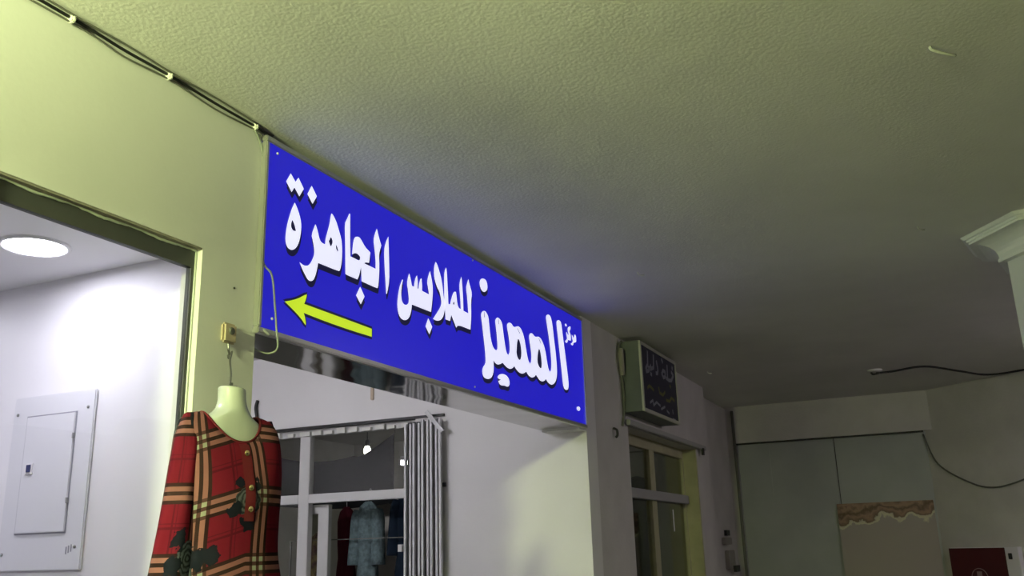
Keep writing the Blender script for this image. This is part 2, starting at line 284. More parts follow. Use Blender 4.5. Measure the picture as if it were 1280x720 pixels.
# plaid: uv in metres
def plaid_mat(name, roses, droop=0.0):
    m = bpy.data.materials.new(name); m.use_nodes = True; nt = m.node_tree; b = nt.nodes['Principled BSDF']
    b.inputs['Roughness'].default_value = 0.95; b.inputs['Specular IOR Level'].default_value = 0.02
    N = nt.nodes.new; Lk = nt.links.new
    uv = N('ShaderNodeUVMap'); uv.uv_map = 'UVMap'
    sp = N('ShaderNodeSeparateXYZ'); Lk(uv.outputs[0], sp.inputs[0])
    def math_(op, a, b_=None, c=None):
        n = N('ShaderNodeMath'); n.operation = op
        for i, v in enumerate((a, b_, c)):
            if v is None: continue
            if isinstance(v, (int, float)): n.inputs[i].default_value = v
            else: Lk(v, n.inputs[i])
        return n.outputs[0]
    P = 0.205
    def masks(co, off):
        f = math_('FRACT', math_('DIVIDE', math_('ADD', co, off + 50 * P), P))
        r = N('ShaderNodeValToRGB'); r.color_ramp.interpolation = 'CONSTANT'; e = r.color_ramp.elements
        seq = [(0.0,(0,0,.75)),(0.02,(0,0,0)),(0.06,(0,0,.6)),(0.075,(0,0,0)),(0.345,(0,1,0)),(0.40,(1,0,0)),(0.47,(0,1,0)),(0.53,(1,0,0)),(0.60,(0,1,0)),(0.655,(0,0,0)),(0.985,(0,0,.75))]
        e[0].position = 0; e[0].color = (*seq[0][1], 1); e[1].position = seq[1][0]; e[1].color = (*seq[1][1], 1)
        for p, c in seq[2:]: k = e.new(p); k.color = (*c, 1)
        Lk(f, r.inputs['Fac']); s = N('ShaderNodeSeparateColor'); Lk(r.outputs['Color'], s.inputs[0]); return s.outputs
    v = sp.outputs['Y']
    if droop:
        neg = math_('MAXIMUM', math_('MULTIPLY', sp.outputs['X'], -1.0), 0.0); v = math_('MULTIPLY_ADD', neg, droop, v)
    hu = masks(sp.outputs['X'], 0.055); hv = masks(v, 0.010)
    def mixc(fac, A, B):
        n = N('ShaderNodeMix'); n.data_type = 'RGBA'
        if isinstance(fac, float): n.inputs[0].default_value = fac
        else: Lk(fac, n.inputs[0])
        for i, c in ((6, A), (7, B)):
            if isinstance(c, tuple): n.inputs[i].default_value = (*c, 1)
            else: Lk(c, n.inputs[i])
        return n.outputs[2]
    thin = math_('MULTIPLY', math_('MAXIMUM', hu[2], hv[2]), 0.7)
    c = mixc(thin, (0.088, 0.006, 0.014), (0.018, 0.003, 0.006))
    c = mixc(math_('MULTIPLY', math_('MAXIMUM', hu[1], hv[1]), 0.97), c, (0.014, 0.008, 0.008))
    tanm = math_('MAXIMUM', math_('MULTIPLY', hu[0], math_('SUBTRACT', 1.0, math_('MULTIPLY', hv[1], 0.75))), math_('MULTIPLY', hv[0], math_('SUBTRACT', 1.0, math_('MULTIPLY', hu[1], 0.75))))
    c = mixc(tanm, c, (0.185, 0.078, 0.080))
    c = mixc(math_('MULTIPLY', hu[0], hv[0]), c, (0.22, 0.235, 0.20))
    # printed dark roses
    nz = N('ShaderNodeTexNoise'); nz.inputs['Scale'].default_value = 42; nz.inputs['Detail'].default_value = 2; Lk(uv.outputs[0], nz.inputs['Vector'])
    for (ru, rv, rr, leaf) in roses:
        vm = N('ShaderNodeVectorMath'); vm.operation = 'DISTANCE'; Lk(uv.outputs[0], vm.inputs[0]); vm.inputs[1].default_value = (ru, rv, 0)
        d = math_('MULTIPLY_ADD', nz.outputs['Fac'], 0.060 if leaf else 0.020, math_('SUBTRACT', vm.outputs['Value'], 0.030 if leaf else 0.010))
        msk = math_('LESS_THAN', d, rr)
        ringv = math_('MULTIPLY_ADD', math_('SINE', math_('MULTIPLY', d, 430.0)), 0.5, 0.5)
        rc = (0.006, 0.007, 0.012) if leaf else mixc(ringv, (0.012, 0.014, 0.018), (0.060, 0.070, 0.080))
        c = mixc(msk, c, rc)
    Lk(c, b.inputs['Base Color'])
    wv = N('ShaderNodeTexNoise'); wv.inputs['Scale'].default_value = 500; Lk(uv.outputs[0], wv.inputs['Vector'])
    bp = N('ShaderNodeBump'); bp.inputs['Strength'].default_value = 0.15; bp.inputs['Distance'].default_value = 0.002; Lk(wv.outputs['Fac'], bp.inputs['Height']); Lk(bp.outputs[0], b.inputs['Normal'])
    return m
M['plaid'] = plaid_mat('red_plaid_cloth', [(-0.005,1.715,.045,False),(-0.03,1.765,.018,True),(-0.05,1.69,.022,True),(0.0,1.655,.026,True),(.03,1.765,.016,True),
    (-0.235,1.965,.045,True),(-0.27,1.94,.03,False),(-0.205,1.515,.042,False),(-0.155,1.545,.030,True),(-.115,1.555,.03,True),(-.25,1.49,.03,True)], droop=0.30)
M['plaid_sleeve'] = plaid_mat('red_plaid_sleeve_cloth', [(0.03,1.545,.052,False),(0.075,1.60,.028,True),(-0.02,1.60,.028,True),(-0.03,1.52,.03,True),(0.02,1.965,.035,True)], droop=0.0)

# ------------------------------------------------------------------ setting
H = 3.15; WX = -2.22
def struct(mb, name, m, label, cat, bevel=0):
    return tag(mb.build(name, m, None, bevel), label, cat, kind='structure')
struct(box(-7.2, 5.5, -6, 13.2, H, H + 0.2), 'ceiling', M['ceil'], 'rough plastered ceiling over the whole arcade', 'ceiling')
struct(box(-7.2, 5.5, -6, 13.2, -0.15, 0), 'floor', M['floor'], 'floor of the arcade below the picture', 'floor')
w = MB()
w.box(WX - .09, WX, -6, 2.585, 2.582, H)           # above the shop window
w.box(WX - .09, WX, 2.297, 2.585, 0, 2.582)         # strip beside the opening
w.box(WX - .2, WX, -6, 1.48, 0, 2.582)  # unseen stretch, closed to keep the arcade lamp's light out of the shop
w.box(WX - .2, WX, 1.48, 2.297, 0, 0.35)
struct(w, 'wall_left', M['wall'], 'yellow-green lit wall around the bright shop window', 'wall')
struct(box(-6.2, WX - .09, 2.385, 2.585, 0, H), 'wall_shop_end', M['shopwhite'], 'white end wall inside the bright shop, carrying the electrical panel', 'wall')
struct(box(-4.6, WX - .09, -2.0, 2.385, 2.612, 2.68), 'ceiling_shop', M['shopwhite'], 'smooth white ceiling inside the bright shop', 'ceiling')
struct(box(-4.7, -4.6, -2.0, 2.385, 0, 2.612), 'wall_shop_back', M['shopwhite'], 'white back wall inside the bright shop', 'wall')
struct(box(-4.6, WX - .2, -2.1, -2.0, 0, 2.612), 'wall_shop_near', M['shopwhite'], 'white near wall inside the bright shop, out of view', 'wall')
# passage side wall with shop window, arcade wall beyond
PY = 6.05
w = MB()
w.box(-6.2, WX, PY, PY + .2, 2.53, H); w.box(-3.60, WX, PY, PY + .2, 0, 2.53); w.box(-6.2, -5.35, PY, PY + .2, 0, 2.53)
struct(w, 'wall_passage', M['wall'], 'white passage wall under the blue sign, around the clothes shop window', 'wall')
w = MB()
w.box(WX - .2, WX, PY + .2, 7.0, 0, H); w.box(WX - .2, WX, 7.0, 9.2, 2.45, H); w.box(WX - .2, WX, 9.2, 9.72, 0, H); w.box(WX - .2, WX, 7.0, 9.2, 0, 0.5)
struct(w, 'wall_arcade', M['wall_dull'], 'dim grey arcade wall around the far shop window', 'wall')
struct(box(-2.56, -2.36, 9.72, 11.42, 0, H - .012), 'wall_recess', M['wall_dull'], 'narrow recessed wall strip before the dark end wall', 'wall')
struct(box(-6.2, -6.0, 2.585, PY, 0, H), 'wall_passage_end', M['wall'], 'far end of the passage hidden by the sign', 'wall')
# end wall
w = MB(); EY = 11.42
w.box(-2.6, 0.4, EY, EY + .2, 2.705, H); w.box(-2.6, -2.285, EY, EY + .2, 0, 2.705)
struct(w, 'wall_end', M['wall_dull'], 'grey beam wall above the metal door at the end', 'wall')
dg = Vector((0.751, -0.66, 0)); dn = Vector((-0.66, -0.751, 0)); d0 = Vector((-0.15, 11.50, 0))
w = MB(); c_ = d0 + dg * 1.4 - dn * 0.1; w.obox((c_.x, c_.y, H / 2), dg, -dn, (0,0,1), 1.4, 0.1, H / 2 - 0.0005)
struct(w, 'wall_diagonal', M['wall_dull'], 'angled grey wall at right with the red cabinet', 'wall')
# metal door at the end
dr = thing('door_1', (-1.2, EY + .06, 0), 'grey sheet metal door filling the end wall', 'door', kind='structure')
box(-2.285, -1.135, EY + .06, EY + .10, 0, 2.70).build('door_leaf', M['door'], dr)
box(-1.125, -0.13, EY + .065, EY + .105, 0, 2.70).build('door_leaf', M['door'], dr)
box(-1.2, -1.06, EY + .106, EY + .12, 0, 2.7).build('closing_strip', M['black'], dr)
box(-2.285, -2.255, EY + .03, EY + .06, 0, 2.70).build('door_frame', M['greyframe'], dr)
box(-2.28, -0.15, EY + .02, EY + .06, 2.687, 2.703).build('door_head', M['black'], dr)
for zz in (2.56, 1.2): box(-1.90, -1.88, EY + .052, EY + .06, zz - .5, zz + .05).build('seam_rib', M['door'], dr)
# arcade window in the dim wall
wf = thing('window_1', (-2.38, 8.1, 0.5), 'cream framed shop window in the dim arcade wall', 'window', kind='structure')
WFX = -2.38
def jamb(y0, y1, z0, z1, n, m, dx=0.0): return box(WFX - .03 + dx, WFX + .03 + dx, y0, y1, z0, z1).build(n, m, wf, bevel=.004)
jamb(7.0, 7.09, .5, 2.45, 'window_frame', M['yellowframe']); jamb(9.12, 9.2, .5, 2.45, 'window_frame', M['yellowframe'])
jamb(7.09, 9.12, 2.36, 2.45, 'window_frame', M['yellowframe']); jamb(7.98, 8.13, .5, 2.36, 'mullion', M['yellowframe'])
jamb(7.09, 9.12, 1.92, 2.0, 'transom', M['greyframe'], .035)
box(WFX - .004, WFX + .004, 7.09, 7.98, .5, 2.36).build('pane', M['glass_dim'], wf); box(WFX - .004, WFX + .004, 8.13, 9.12, .5, 2.36).build('pane', M['glass_dim'], wf)
box(WX - .199, WX - .002, 9.16, 9.199, .5, 2.449).build('reveal_lining', M['yellowframe'], wf)
box(WFX + .004, WFX + .007, 8.71, 8.745, 1.66, 1.86).build('sticker', M['white_enamel'], wf)
box(WX, WX + .045, 6.93, 9.45, 2.455, 2.50).build('head_moulding', M['greyframe'], wf, bevel=.006)
box(WX + .03, WX + .05, 9.28, 9.34, 2.40, 2.47).build('moulding_bracket', M['black'], wf)

# bright shop window
sw = thing('window_2', (-2.28, 1.85, .35), 'large dark framed glass shop window with bright white interior', 'window', kind='structure')
FX0, FX1 = -2.268, -2.245
box(FX0, FX1, 1.48, 2.289, 2.510, 2.572).build('window_frame', M['alu_dark'], sw)
box(FX0, FX1, 2.275, 2.289, .35, 2.510).build('window_frame', M['alu_dark'], sw)
box(FX0, FX1, 1.48, 1.495, .35, 2.510).build('window_frame', M['alu_dark'], sw)
box(FX0, FX1, 1.48, 2.281, .35, .41).build('window_frame', M['alu_dark'], sw)
mb = MB(); n = 60
random.seed(4)
pts = [(FX1 + .001, 1.48 + .81 * i / n, 2.572 + .003 * math.sin(i * .35) + random.uniform(-.0015, .0015)) for i in range(n + 1)]
mb.tube(pts, .005, 6); mb.tube([(FX1, 2.2925, .35), (FX1, 2.2915, 1.5), (FX1, 2.2925, 2.57)], .004, 6)
mb.build('silicone_bead', M['silicone'], sw)
box(WX - .04, WX - .0015, 1.48, 2.296, 2.574, 2.5815).build('raw_soffit', M['raw'], sw)
box(-2.256, -2.250, 1.48, 2.275, .41, 2.510).build('pane', M['glass'], sw)

# passage clothes shop front
pw = thing('window_3', (-4.3, PY + .08, 0), 'pale aluminium clothes shop front in the passage', 'window', kind='structure')
def al(x0, x1, z0, z1, n='window_frame', y0=PY + .05, y1=PY + .11, m='alu'): return box(x0, x1, y0, y1, z0, z1).build(n, M[m], pw, bevel=.003)
al(-5.35, -3.60, 2.47, 2.53); al(-5.35, -5.29, 0, 2.47); al(-3.66, -3.60, 0, 2.47)
al(-4.715, -4.615, 0, 2.47, 'mullion'); al(-5.29, -4.715, 1.94, 2.01, 'transom'); al(-4.615, -3.66, 1.94, 2.01, 'transom')
for (x0, x1, z0, z1) in ((-5.29, -4.715, 2.01, 2.47), (-4.615, -3.66, 2.01, 2.47), (-5.29, -4.715, .05, 1.94)):
    box(x0, x1, PY + .077, PY + .083, z0, z1).build('pane', M['glass'], pw)
box(-5.36, -3.345, PY - .02, PY + .05, 2.522, 2.540).build('head_rail', M['black'], pw)
mb = MB(); random.seed(3)
for i in range(14):
    x = -5.3 + i * .12; mb.box(x, x + random.uniform(.04, .1), PY + .02, PY + .05, 2.47, 2.495 + random.uniform(0, .02))
mb.build('torn_seal', M['clip'], pw)
dl = thing('door_2', (-4.6, PY + .16, 0), 'narrow pale aluminium door leaf standing inside the clothes shop', 'door', kind='structure')
box(-4.70, -4.485, PY + .14, PY + .19, 1.86, 1.93).build('rail', M['alu'], dl, bevel=.003)
box(-4.585, -4.485, PY + .14, PY + .19, .02, 1.86).build('stile', M['alu'], dl, bevel=.003); box(-4.70, -4.685, PY + .14, PY + .19, .02, 1.86).build('stile', M['alu'], dl)
box(-4.685, -4.585, PY + .162, PY + .168, .02, 1.86).build('pane', M['glass_dim'], dl)
# inner shop room shell
struct(box(-7.0, WX - .2, 10.2, 10.3, 0, H), 'wall_clothes_back', M['shopdim'], 'beige back wall inside the clothes shop', 'wall')
struct(box(-7.1, -7.0, PY + .2, 10.2, 0, H), 'wall_clothes_side', M['shopdim'], 'beige side wall inside the clothes shop', 'wall')
struct(box(-7.0, WX - .2, PY + .2, 10.2, 2.92, 2.98), 'ceiling_clothes', M['shopdim'], 'grey ceiling inside the clothes shop', 'ceiling')

# ------------------------------------------------------------------ column at right
CC = (0.817, 5.607); a0 = math.atan2(5.495 - CC[1], 0.264 - CC[0])
ct = thing('column', (CC[0], CC[1], 0), 'pale eight-sided column with stepped capital at right edge', 'column', kind='structure')
MB().lathe((CC[0], CC[1], 0), [(.345, 0), (.345, 2.992)], 8, a0=a0, smooth=False).build('shaft', M['column'], ct)
prof = [(.345, 2.99), (.390, 2.99), (.390, 3.008), (.382, 3.012)]
for i in range(9):
    q = i / 8 * math.pi / 2; prof.append((.382 + .130 * (1 - math.cos(q)), 3.014 + .092 * math.sin(q)))
prof += [(.524, 3.106), (.524, 3.118), (.534, 3.120), (.534, 3.132), (.546, 3.134), (.564, 3.1495)]
MB().lathe((CC[0], CC[1], 0), prof, 8, a0=a0, smooth=False).build('capital', M['column'], ct)

# ------------------------------------------------------------------ big illuminated sign
FXS = -2.195; SY0, SY1, SZ0, SZ1 = 2.566, 5.998, 2.333, 3.119
sg = thing('illuminated_sign', (-2.36, 4.3, SZ0), 'long backlit blue shop sign with white Arabic lettering and lime arrow', 'sign')
box(-2.515, -2.219, 2.588, 6.048, SZ0 + .004, SZ1 - .002).build('sign_box', M['steel'], sg)
face = box(-2.2185, FXS, SY0 + .01, SY1 - .008, SZ0 + .012, SZ1 - .012).build('face_panel', M['blue'], sg)
for (y0, y1, z0, z1) in ((SY0, SY1, SZ1 - .025, SZ1), (SY0, SY1, SZ0, SZ0 + .023), (SY0, SY0 + .019, SZ0 + .023, SZ1 - .025), (SY1 - .016, SY1, SZ0 + .023, SZ1 - .025)):
    box(-2.2185, FXS + .006, y0, y1, z0, z1).build('edge_trim', M['chrome'], sg, bevel=.004)
for (y, z) in ((2.635, 3.065), (2.645, 2.40), (4.3, 3.085), (4.3, 2.38)):
    MB().lathe((FXS, y, z), [(.006, 0), (.006, .003), (.003, .005)], 8, 'x').build('screw', M['clip'], sg)
box(-2.50, -2.215, 5.90, 6.045, 2.322, 2.344).build('support_ledge', M['wall'], sg)
NAMES = {'letter': 'letter', 'dot': 'letter_dot', 'small': 'small_letter', 'emblem': 'printed_emblem', 'arrow': 'arrow'}
for kind, outer, holes in GLYPHS:
    P = [[(a / 1000, b / 1000) for a, b in q] for q in [outer] + holes]
    P = [smooth_poly(q) for q in P]
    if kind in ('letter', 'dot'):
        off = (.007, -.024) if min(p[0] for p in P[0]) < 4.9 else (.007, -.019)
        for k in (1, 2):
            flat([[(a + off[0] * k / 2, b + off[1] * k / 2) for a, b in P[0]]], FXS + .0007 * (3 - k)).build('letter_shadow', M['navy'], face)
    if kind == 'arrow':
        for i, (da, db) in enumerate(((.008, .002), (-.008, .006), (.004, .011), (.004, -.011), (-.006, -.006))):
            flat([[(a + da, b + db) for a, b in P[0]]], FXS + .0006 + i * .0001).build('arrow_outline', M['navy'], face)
    flat(P, FXS + .003).build(NAMES[kind], M['lime'] if kind == 'arrow' else M['letter'], face)

# ------------------------------------------------------------------ second, unlit sign
s2 = thing('box_sign', (-2.14, 7.44, 2.55), 'small unlit navy box sign with faded Arabic lettering above far window', 'sign')
box(WX, -2.062, 6.902, 7.975, 2.552, 3.115).build('sign_box', M['s2side'], s2)
f2 = box(-2.062, -2.052, 6.93, 7.955, 2.575, 3.092).build('face_panel', M['s2navy'], s2)
for (y0, y1, z0, z1) in ((6.902, 7.975, 3.088, 3.115), (6.902, 7.975, 2.552, 2.580), (6.902, 6.938, 2.58, 3.088), (7.948, 7.975, 2.58, 3.088)):
    box(-2.062, -2.046, y0, y1, z0, z1).build('edge_trim', M['s2frame'], s2, bevel=.003)
for cn, pts in S2:
    mb = MB(); wd = {'white': .016, 'yellow': .013, 'pale': .010}[cn]; q = [(a / 1000, b / 1000) for a, b in pts]
    for i in range(len(q) - 1):
        a, b = Vector(q[i]), Vector(q[i+1]); d = (b - a).normalized() * wd; nn = Vector((-d.y, d.x))
        mb.add([(-2.0505, *(a - d * .5 + nn)), (-2.0505, *(a - d * .5 - nn)), (-2.0505, *(b + d * .5 - nn)), (-2.0505, *(b + d * .5 + nn))], [(0, 1, 2, 3)])
    mb.build('letter_stroke', M['s2yellow'] if cn == 'yellow' else M['s2white'], f2)
mb = MB(); mb.tube(spline([(-2.19, 6.885, 3.12), (-2.205, 6.85, 3.08), (-2.20, 6.83, 3.0), (-2.205, 6.86, 2.88), (-2.2, 6.88, 2.75), (-2.205, 6.89, 2.56), (-2.21, 6.84, 2.44)]), .010, 7)
sc_ = thing('sign_cable', (-2.2, 6.86, 2.44), 'grey cable with taped joint running down beside the navy box sign', 'cable')
mb.build('cable', M['cable_grey'], sc_)
MB().tube(spline([(-2.19, 6.85, 3.05), (-2.185, 6.83, 2.98), (-2.19, 6.85, 2.9), (-2.195, 6.87, 2.84)]), [.008] + [.022] * 23 + [.008], 8).build('taped_joint', M['box'], sc_)
tag(MB().tube(spline([(WX + .004, 6.62, 2.40), (WX + .03, 6.63, 2.385), (WX + .03, 6.64, 2.35), (WX + .015, 6.64, 2.33)]), .010, 6).build('wall_hook', M['black']), 'small black hook on the pier left of the box sign', 'hook')

# ------------------------------------------------------------------ electrical panel in the bright shop
ep = thing('electrical_panel', (-2.97, 2.36, 1.52), 'white electrical distribution panel on the bright shop wall', 'electrical panel')
EYp = 2.385
box(-3.185, -2.758, EYp - .012, EYp, 1.52, 2.155).build('cover_plate', M['panel'], ep, bevel=.004)
pd = box(-3.10, -2.847, EYp - .018, EYp - .012, 1.652, 2.075).build('panel_door', M['panel'], ep, bevel=.002)
box(-3.105, -2.842, EYp - .0135, EYp - .012, 1.647, 2.080).build('door_seam', M['paneldark'], ep)
lt = box(-3.078, -3.038, EYp - .023, EYp - .018, 1.862, 1.902).build('latch_plate', M['white_enamel'], pd)
box(-3.066, -3.046, EYp - .026, EYp - .018, 1.870, 1.897).build('latch', M['latch'], pd)
for (x, z) in ((-3.16, 2.09), (-2.79, 2.09), (-3.16, 1.58), (-2.79, 1.60)):
    MB().lathe((x, EYp - .012, z), [(.006, 0), (.006, -.003), (.003, -.004)], 8, 'y').build('screw', M['wire'], ep)
for z in (1.75, 1.98): box(-2.850, -2.842, EYp - .021, EYp - .014, z, z + .02).build('hinge', M['wire'], ep)
for i in range(3): box(-2.835 + i * .012, -2.829 + i * .012, EYp - .0125, EYp - .012, 1.575 + i * .004, 1.60 + i * .004).build('printed_mark', M['paneldark'], ep)

# ------------------------------------------------------------------ downlights in the bright shop
def downlight(x, y, lab):
    d = thing('downlight', (x, y, 2.60), lab, 'downlight', 'ceiling downlights in the bright shop')
    MB().lathe((x, y, 2.612), [(.118, 0), (.116, -.006), (.104, -.009), (.100, -.003)], 32, cap=False).build('ring', M['trimring'], d)
    MB().lathe((x, y, 2.612), [(.100, -.0005), (.100, -.004), (.05, -.005)], 32).build('lens', M['down'], d)
downlight(-2.76, 2.06, 'glowing round downlight in the ceiling of the bright shop')
for i, (x, y) in enumerate(((-2.76, .75), (-3.9, 2.06), (-3.9, .75))):
    downlight(x, y, 'glowing round shop downlight ' + ('nearer the viewer along the glass, out of view', 'deep in the shop by the panel wall, out of view', 'deepest in the bright shop, out of view')[i])

# ------------------------------------------------------------------ arcade lamp, passage lamp, clothes shop lamps
def batten(name, a, b, drop, m, label, nt=2, rad=.016, uplight=False):
    a, b = Vector(a), Vector(b); mid = (a + b) / 2; d = (b - a).normalized(); side = d.cross(Vector((0,0,1))).normalized()
    t = thing(name, (mid.x, mid.y, mid.z), label, 'lamp')
    MB().obox(mid + Vector((0,0,-.06 if uplight else .05)), d, side, (0,0,1), (b - a).length / 2, .045, .022).build('lamp_body', M['white_enamel'], t, bevel=.004)
    for k in range(nt):
        o = side * ((k - (nt - 1) / 2) * .07)
        MB().tube([a + d * .03 + o, b - d * .03 + o], rad, 10).build('tube', M[m], t)
    for e in (a, b): MB().obox(e + Vector((0,0,.01)), d, side, (0,0,1), .012, .05, .035).build('tube_holder', M['white_enamel'], t)
    if uplight: MB().obox(mid + side * .10 + Vector((0,0,-.046)), d, side, (0,0,1), (b - a).length / 2, .002, .094).build('added_light_shield', M['white_enamel'], t)  # plate added to cut the tubes' light towards the right of the ceiling
    if drop:
        for f_ in (.2, .8):
            p = a.lerp(b, f_); MB().tube([(p.x, p.y, p.z + .06), (p.x, p.y, p.z + .07 + drop)], .005, 6).build('hanger_rod', M['wire'], t)
    return t
batten('tube_lamp', LAMP_A, LAMP_B, H - LAMP_A[2] - .07, 'tube_arc', 'hanging twin tube lamp beside the bright shop, out of view to the left', 2, .03, True)
batten('tube_lamp', (-4.9, 3.2, 3.07), (-3.7, 3.2, 3.07), 0, 'tube_pass', 'ceiling tube lamp in the passage, hidden behind the blue sign', 2, .03)
batten('tube_lamp', (2.0, 7.2, 3.07), (2.0, 8.4, 3.07), 0, 'tube_right', 'cool ceiling tube lamp beyond the column, out of view to the right', 2, .03)
batten('tube_lamp', (-5.47, 8.9, 2.50), (-4.27, 8.9, 2.50), .35, 'tube', 'lit tube lamp seen through the clothes shop window', 1, .022)
bl = thing('light_bulb', (-5.0, 7.5, 2.52), 'bright bare bulb glowing above the black sheet', 'bulb')
MB().lathe((-5.0, 7.5, 2.45), [(.004, 0), (.025, .012), (.034, .035), (.030, .06), (.018, .085)], 16).build('glass_bulb', M['bulb'], bl)
MB().lathe((-5.0, 7.5, 2.535), [(.02, 0), (.022, .05), (.008, .07)], 12).build('socket', M['black'], bl)
MB().tube([(-5.0, 7.5, 2.6), (-5.0, 7.5, 2.92)], .005, 6).build('cord', M['black'], bl)

# ------------------------------------------------------------------ folding gate in the passage
gt = thing('folding_gate', (-3.49, 5.99, 0), 'folded pale metal gate standing against the passage wall', 'gate')
NB = 9
for i in range(NB):
    x = -3.645 + i * (.295 / (NB - 1)); y = 5.985 + (.012 if i % 2 else 0); top = 2.478 if i < 4 else 2.50
    box(x - .0085, x + .0085, y - .012, y + .012, .03, top).build('gate_bar', M['gate'], gt)
for i in range(NB - 1):
    x = -3.645 + (i + .5) * (.295 / (NB - 1)); box(x - .011, x + .011, 6.0, 6.02, .03, 2.49).build('dark_gap_bar', M['black'], gt)  # black bars filling the gaps between the pale ones
box(-3.66, -3.33, 6.022, 6.035, 2.0, 2.03).build('gate_link', M['black'], gt); box(-3.66, -3.33, 6.022, 6.035, 1.0, 1.03).build('gate_link', M['black'], gt)
a, b = Vector((-3.455, 5.96, 2.555)), Vector((-3.315, 5.96, 2.395)); d = (b - a).normalized()
MB().obox((a + b) / 2, d, (0,1,0), d.cross(Vector((0,1,0))), (b - a).length / 2, .006, .015).build('gate_brace', M['gate'], gt)
box(-3.69, -3.655, 5.95, 5.985, 1.55, 1.60).build('gate_latch', M['alu'], gt)

# ------------------------------------------------------------------ black sheet and garments inside the clothes shop
def sheet(name, xs, top, bot, y, m, amp=.02, nz=14, fold=9):
    mb = MB(); n = len(xs); vs = []; fs = []
    for j in range(nz + 1):
        for i in range(n):
            z = bot[i] + (top[i] - bot[i]) * j / nz
            vs.append((xs[i], y + amp * math.sin(i * fold * .35) * (1 - .5 * j / nz), z))
    for j in range(nz):
        for i in range(n - 1): a = j * n + i; fs.append((a, a + 1, a + n + 1, a + n))
    mb.add(vs, fs, True); o = mb.build(name, m); md = o.modifiers.new('thickness', 'SOLIDIFY'); md.thickness = .004; return o
xs = [-5.62 + i * .045 for i in range(32)]
def topz(x):
    if x < -4.62: return 2.335 + .10 * ((x + 4.95) / .6) ** 2
    return 2.345 + .20 * ((x + 4.62) / .42) ** 1.3
tops = [topz(x) if x <= -4.20 else 1.98 for x in xs]
st_ = thing('hanging_sheet', (-4.9, 6.75, 1.95), 'black sheet sagging behind the upper shop window pane', 'sheet')
o = sheet('cloth', xs, tops, [1.95 + .03 * math.sin(x * 3) for x in xs], 6.75, M['drape']); o.parent = st_; o.matrix_parent_inverse = Matrix.Translation(st_.location).inverted()
for x_, z_ in ((-5.6, 2.42), (-4.22, 2.53)): MB().tube([(x_, 6.75, z_), (x_, 6.75, 2.92)], .003, 5).build('cord', M['cable_grey'], st_)
def garment(x, w_, z1, z0, y, m, label, sleeves=True, seed=1, name='hanging_garment', flare=1.15):
    t = thing(name, (x, y, z0), label, 'garment', 'garments hanging in the clothes shop')
    rings = [(.28, .25, z1), (.80, .5, z1 - .04), (1.0, .9, z1 - .12), (.92, 1, z1 - .30), (.84, .9, z1 - .42), (flare * .95, 1.1, z1 - .62), (flare, 1.1, z0)]
    mb = MB(); n = 28; vs = []; fs = []
    for k, (a, b, z) in enumerate(rings):
        for i in range(n):
            q = 2 * math.pi * i / n; f = 1 + (.07 * math.sin(7 * q + seed) if k > 2 else 0)
            vs.append((x + w_ / 2 * a * math.cos(q) * f, y + .07 * b * math.sin(q) * f, z))
    for k in range(len(rings) - 1):
        for i in range(n): a = k * n + i; b = k * n + (i + 1) % n; fs.append((a, b, b + n, a + n))
    mb.add(vs, fs, True); mb.build('dress_body', m, t)
    if sleeves:
        for s in (-1, 1): MB().tube(spline([(x + s * w_ * .40, y, z1 - .07), (x + s * w_ * .52, y - .01, z1 - .22), (x + s * w_ * .56, y - .02, z1 - .50)], 5), [.05, .055, .06, .06, .058, .055, .055, .056, .058, .06, .06], 10).build('sleeve', m, t)
    MB().tube(spline([(x, y, z1 - .01), (x, y, z1 + .06), (x + .02, y, z1 + .10), (x + .035, y, z1 + .075)], 4), .003, 5).build('hanger_hook', M['wire'], t)
    return t
garment(-4.60, .15, 1.91, .5, 6.88, M['palecloth'], 'pale lace trimmed garment between the maroon and teal dresses', False, 2)
garment(-4.65, .165, 1.93, .55, 6.68, M['maroon'], 'dark maroon dress hanging behind the shop window', False, 3)
garment(-4.315, .20, 1.955, .6, 6.50, M['teal'], 'teal grey dress hanging in the middle of the shop window', True, 4, flare=.95)
garment(-3.92, .24, 2.02, .5, 6.50, M['navycloth'], 'dark navy dress half hidden by the folding gate', True, 5)
garment(-4.80, .20, 1.72, .4, 6.50, M['printcloth'], 'printed yellow and red garment behind the narrow door leaf', False, 6)
cr_ = thing('clothes_rail', (-4.3, 6.385, 0), 'thin steel rail in front of the hanging garments', 'rail')
box(-5.0, -3.64, 6.38, 6.390, 1.655, 1.662).build('rail', M['cable_grey'], cr_)
for x_ in (-5.0, -3.65): box(x_, x_ + .012, 6.378, 6.392, 0, 1.662).build('post', M['cable_grey'], cr_)
tag(box(-4.75, -2.9, 7.0, 7.03, .02, 2.05).build('partition_board', M['shopdim']), 'beige partition board behind the hanging garments', 'board')
# dress forms behind the arcade window
for i, (x, y, z, lab) in enumerate(((-2.72, 8.75, 2.19, 'dark shrouded dress form behind the far shop window'), (-2.75, 8.05, 2.1, 'second dark dress form behind the cream mullion'))):
    t = thing('dress_form', (x, y, 0), lab, 'dress form', 'dress forms behind the far window')
    MB().lathe((x, y, 0), [(.19, .6), (.16, 1.1), (.17, 1.5), (.19, 1.75), (.17, 1.88), (.09, z - .24), (.085, z - .16), (.10, z - .08), (.075, z - .02), (.02, z)], 18).build('covered_torso', M['maroon' if i else 'darkcloth'], t)
    MB().lathe((x, y, 0), [(.16, 0), (.16, .03), (.02, .05), (.02, .6)], 16).build('stand', M['black'], t)
tag(box(-3.3, -3.26, 7.3, 9.6, .02, 2.6).build('display_board', mat('ochre_board', (0.42, 0.38, 0.20), .8, var=.15)), 'ochre board standing behind the far shop window', 'board')

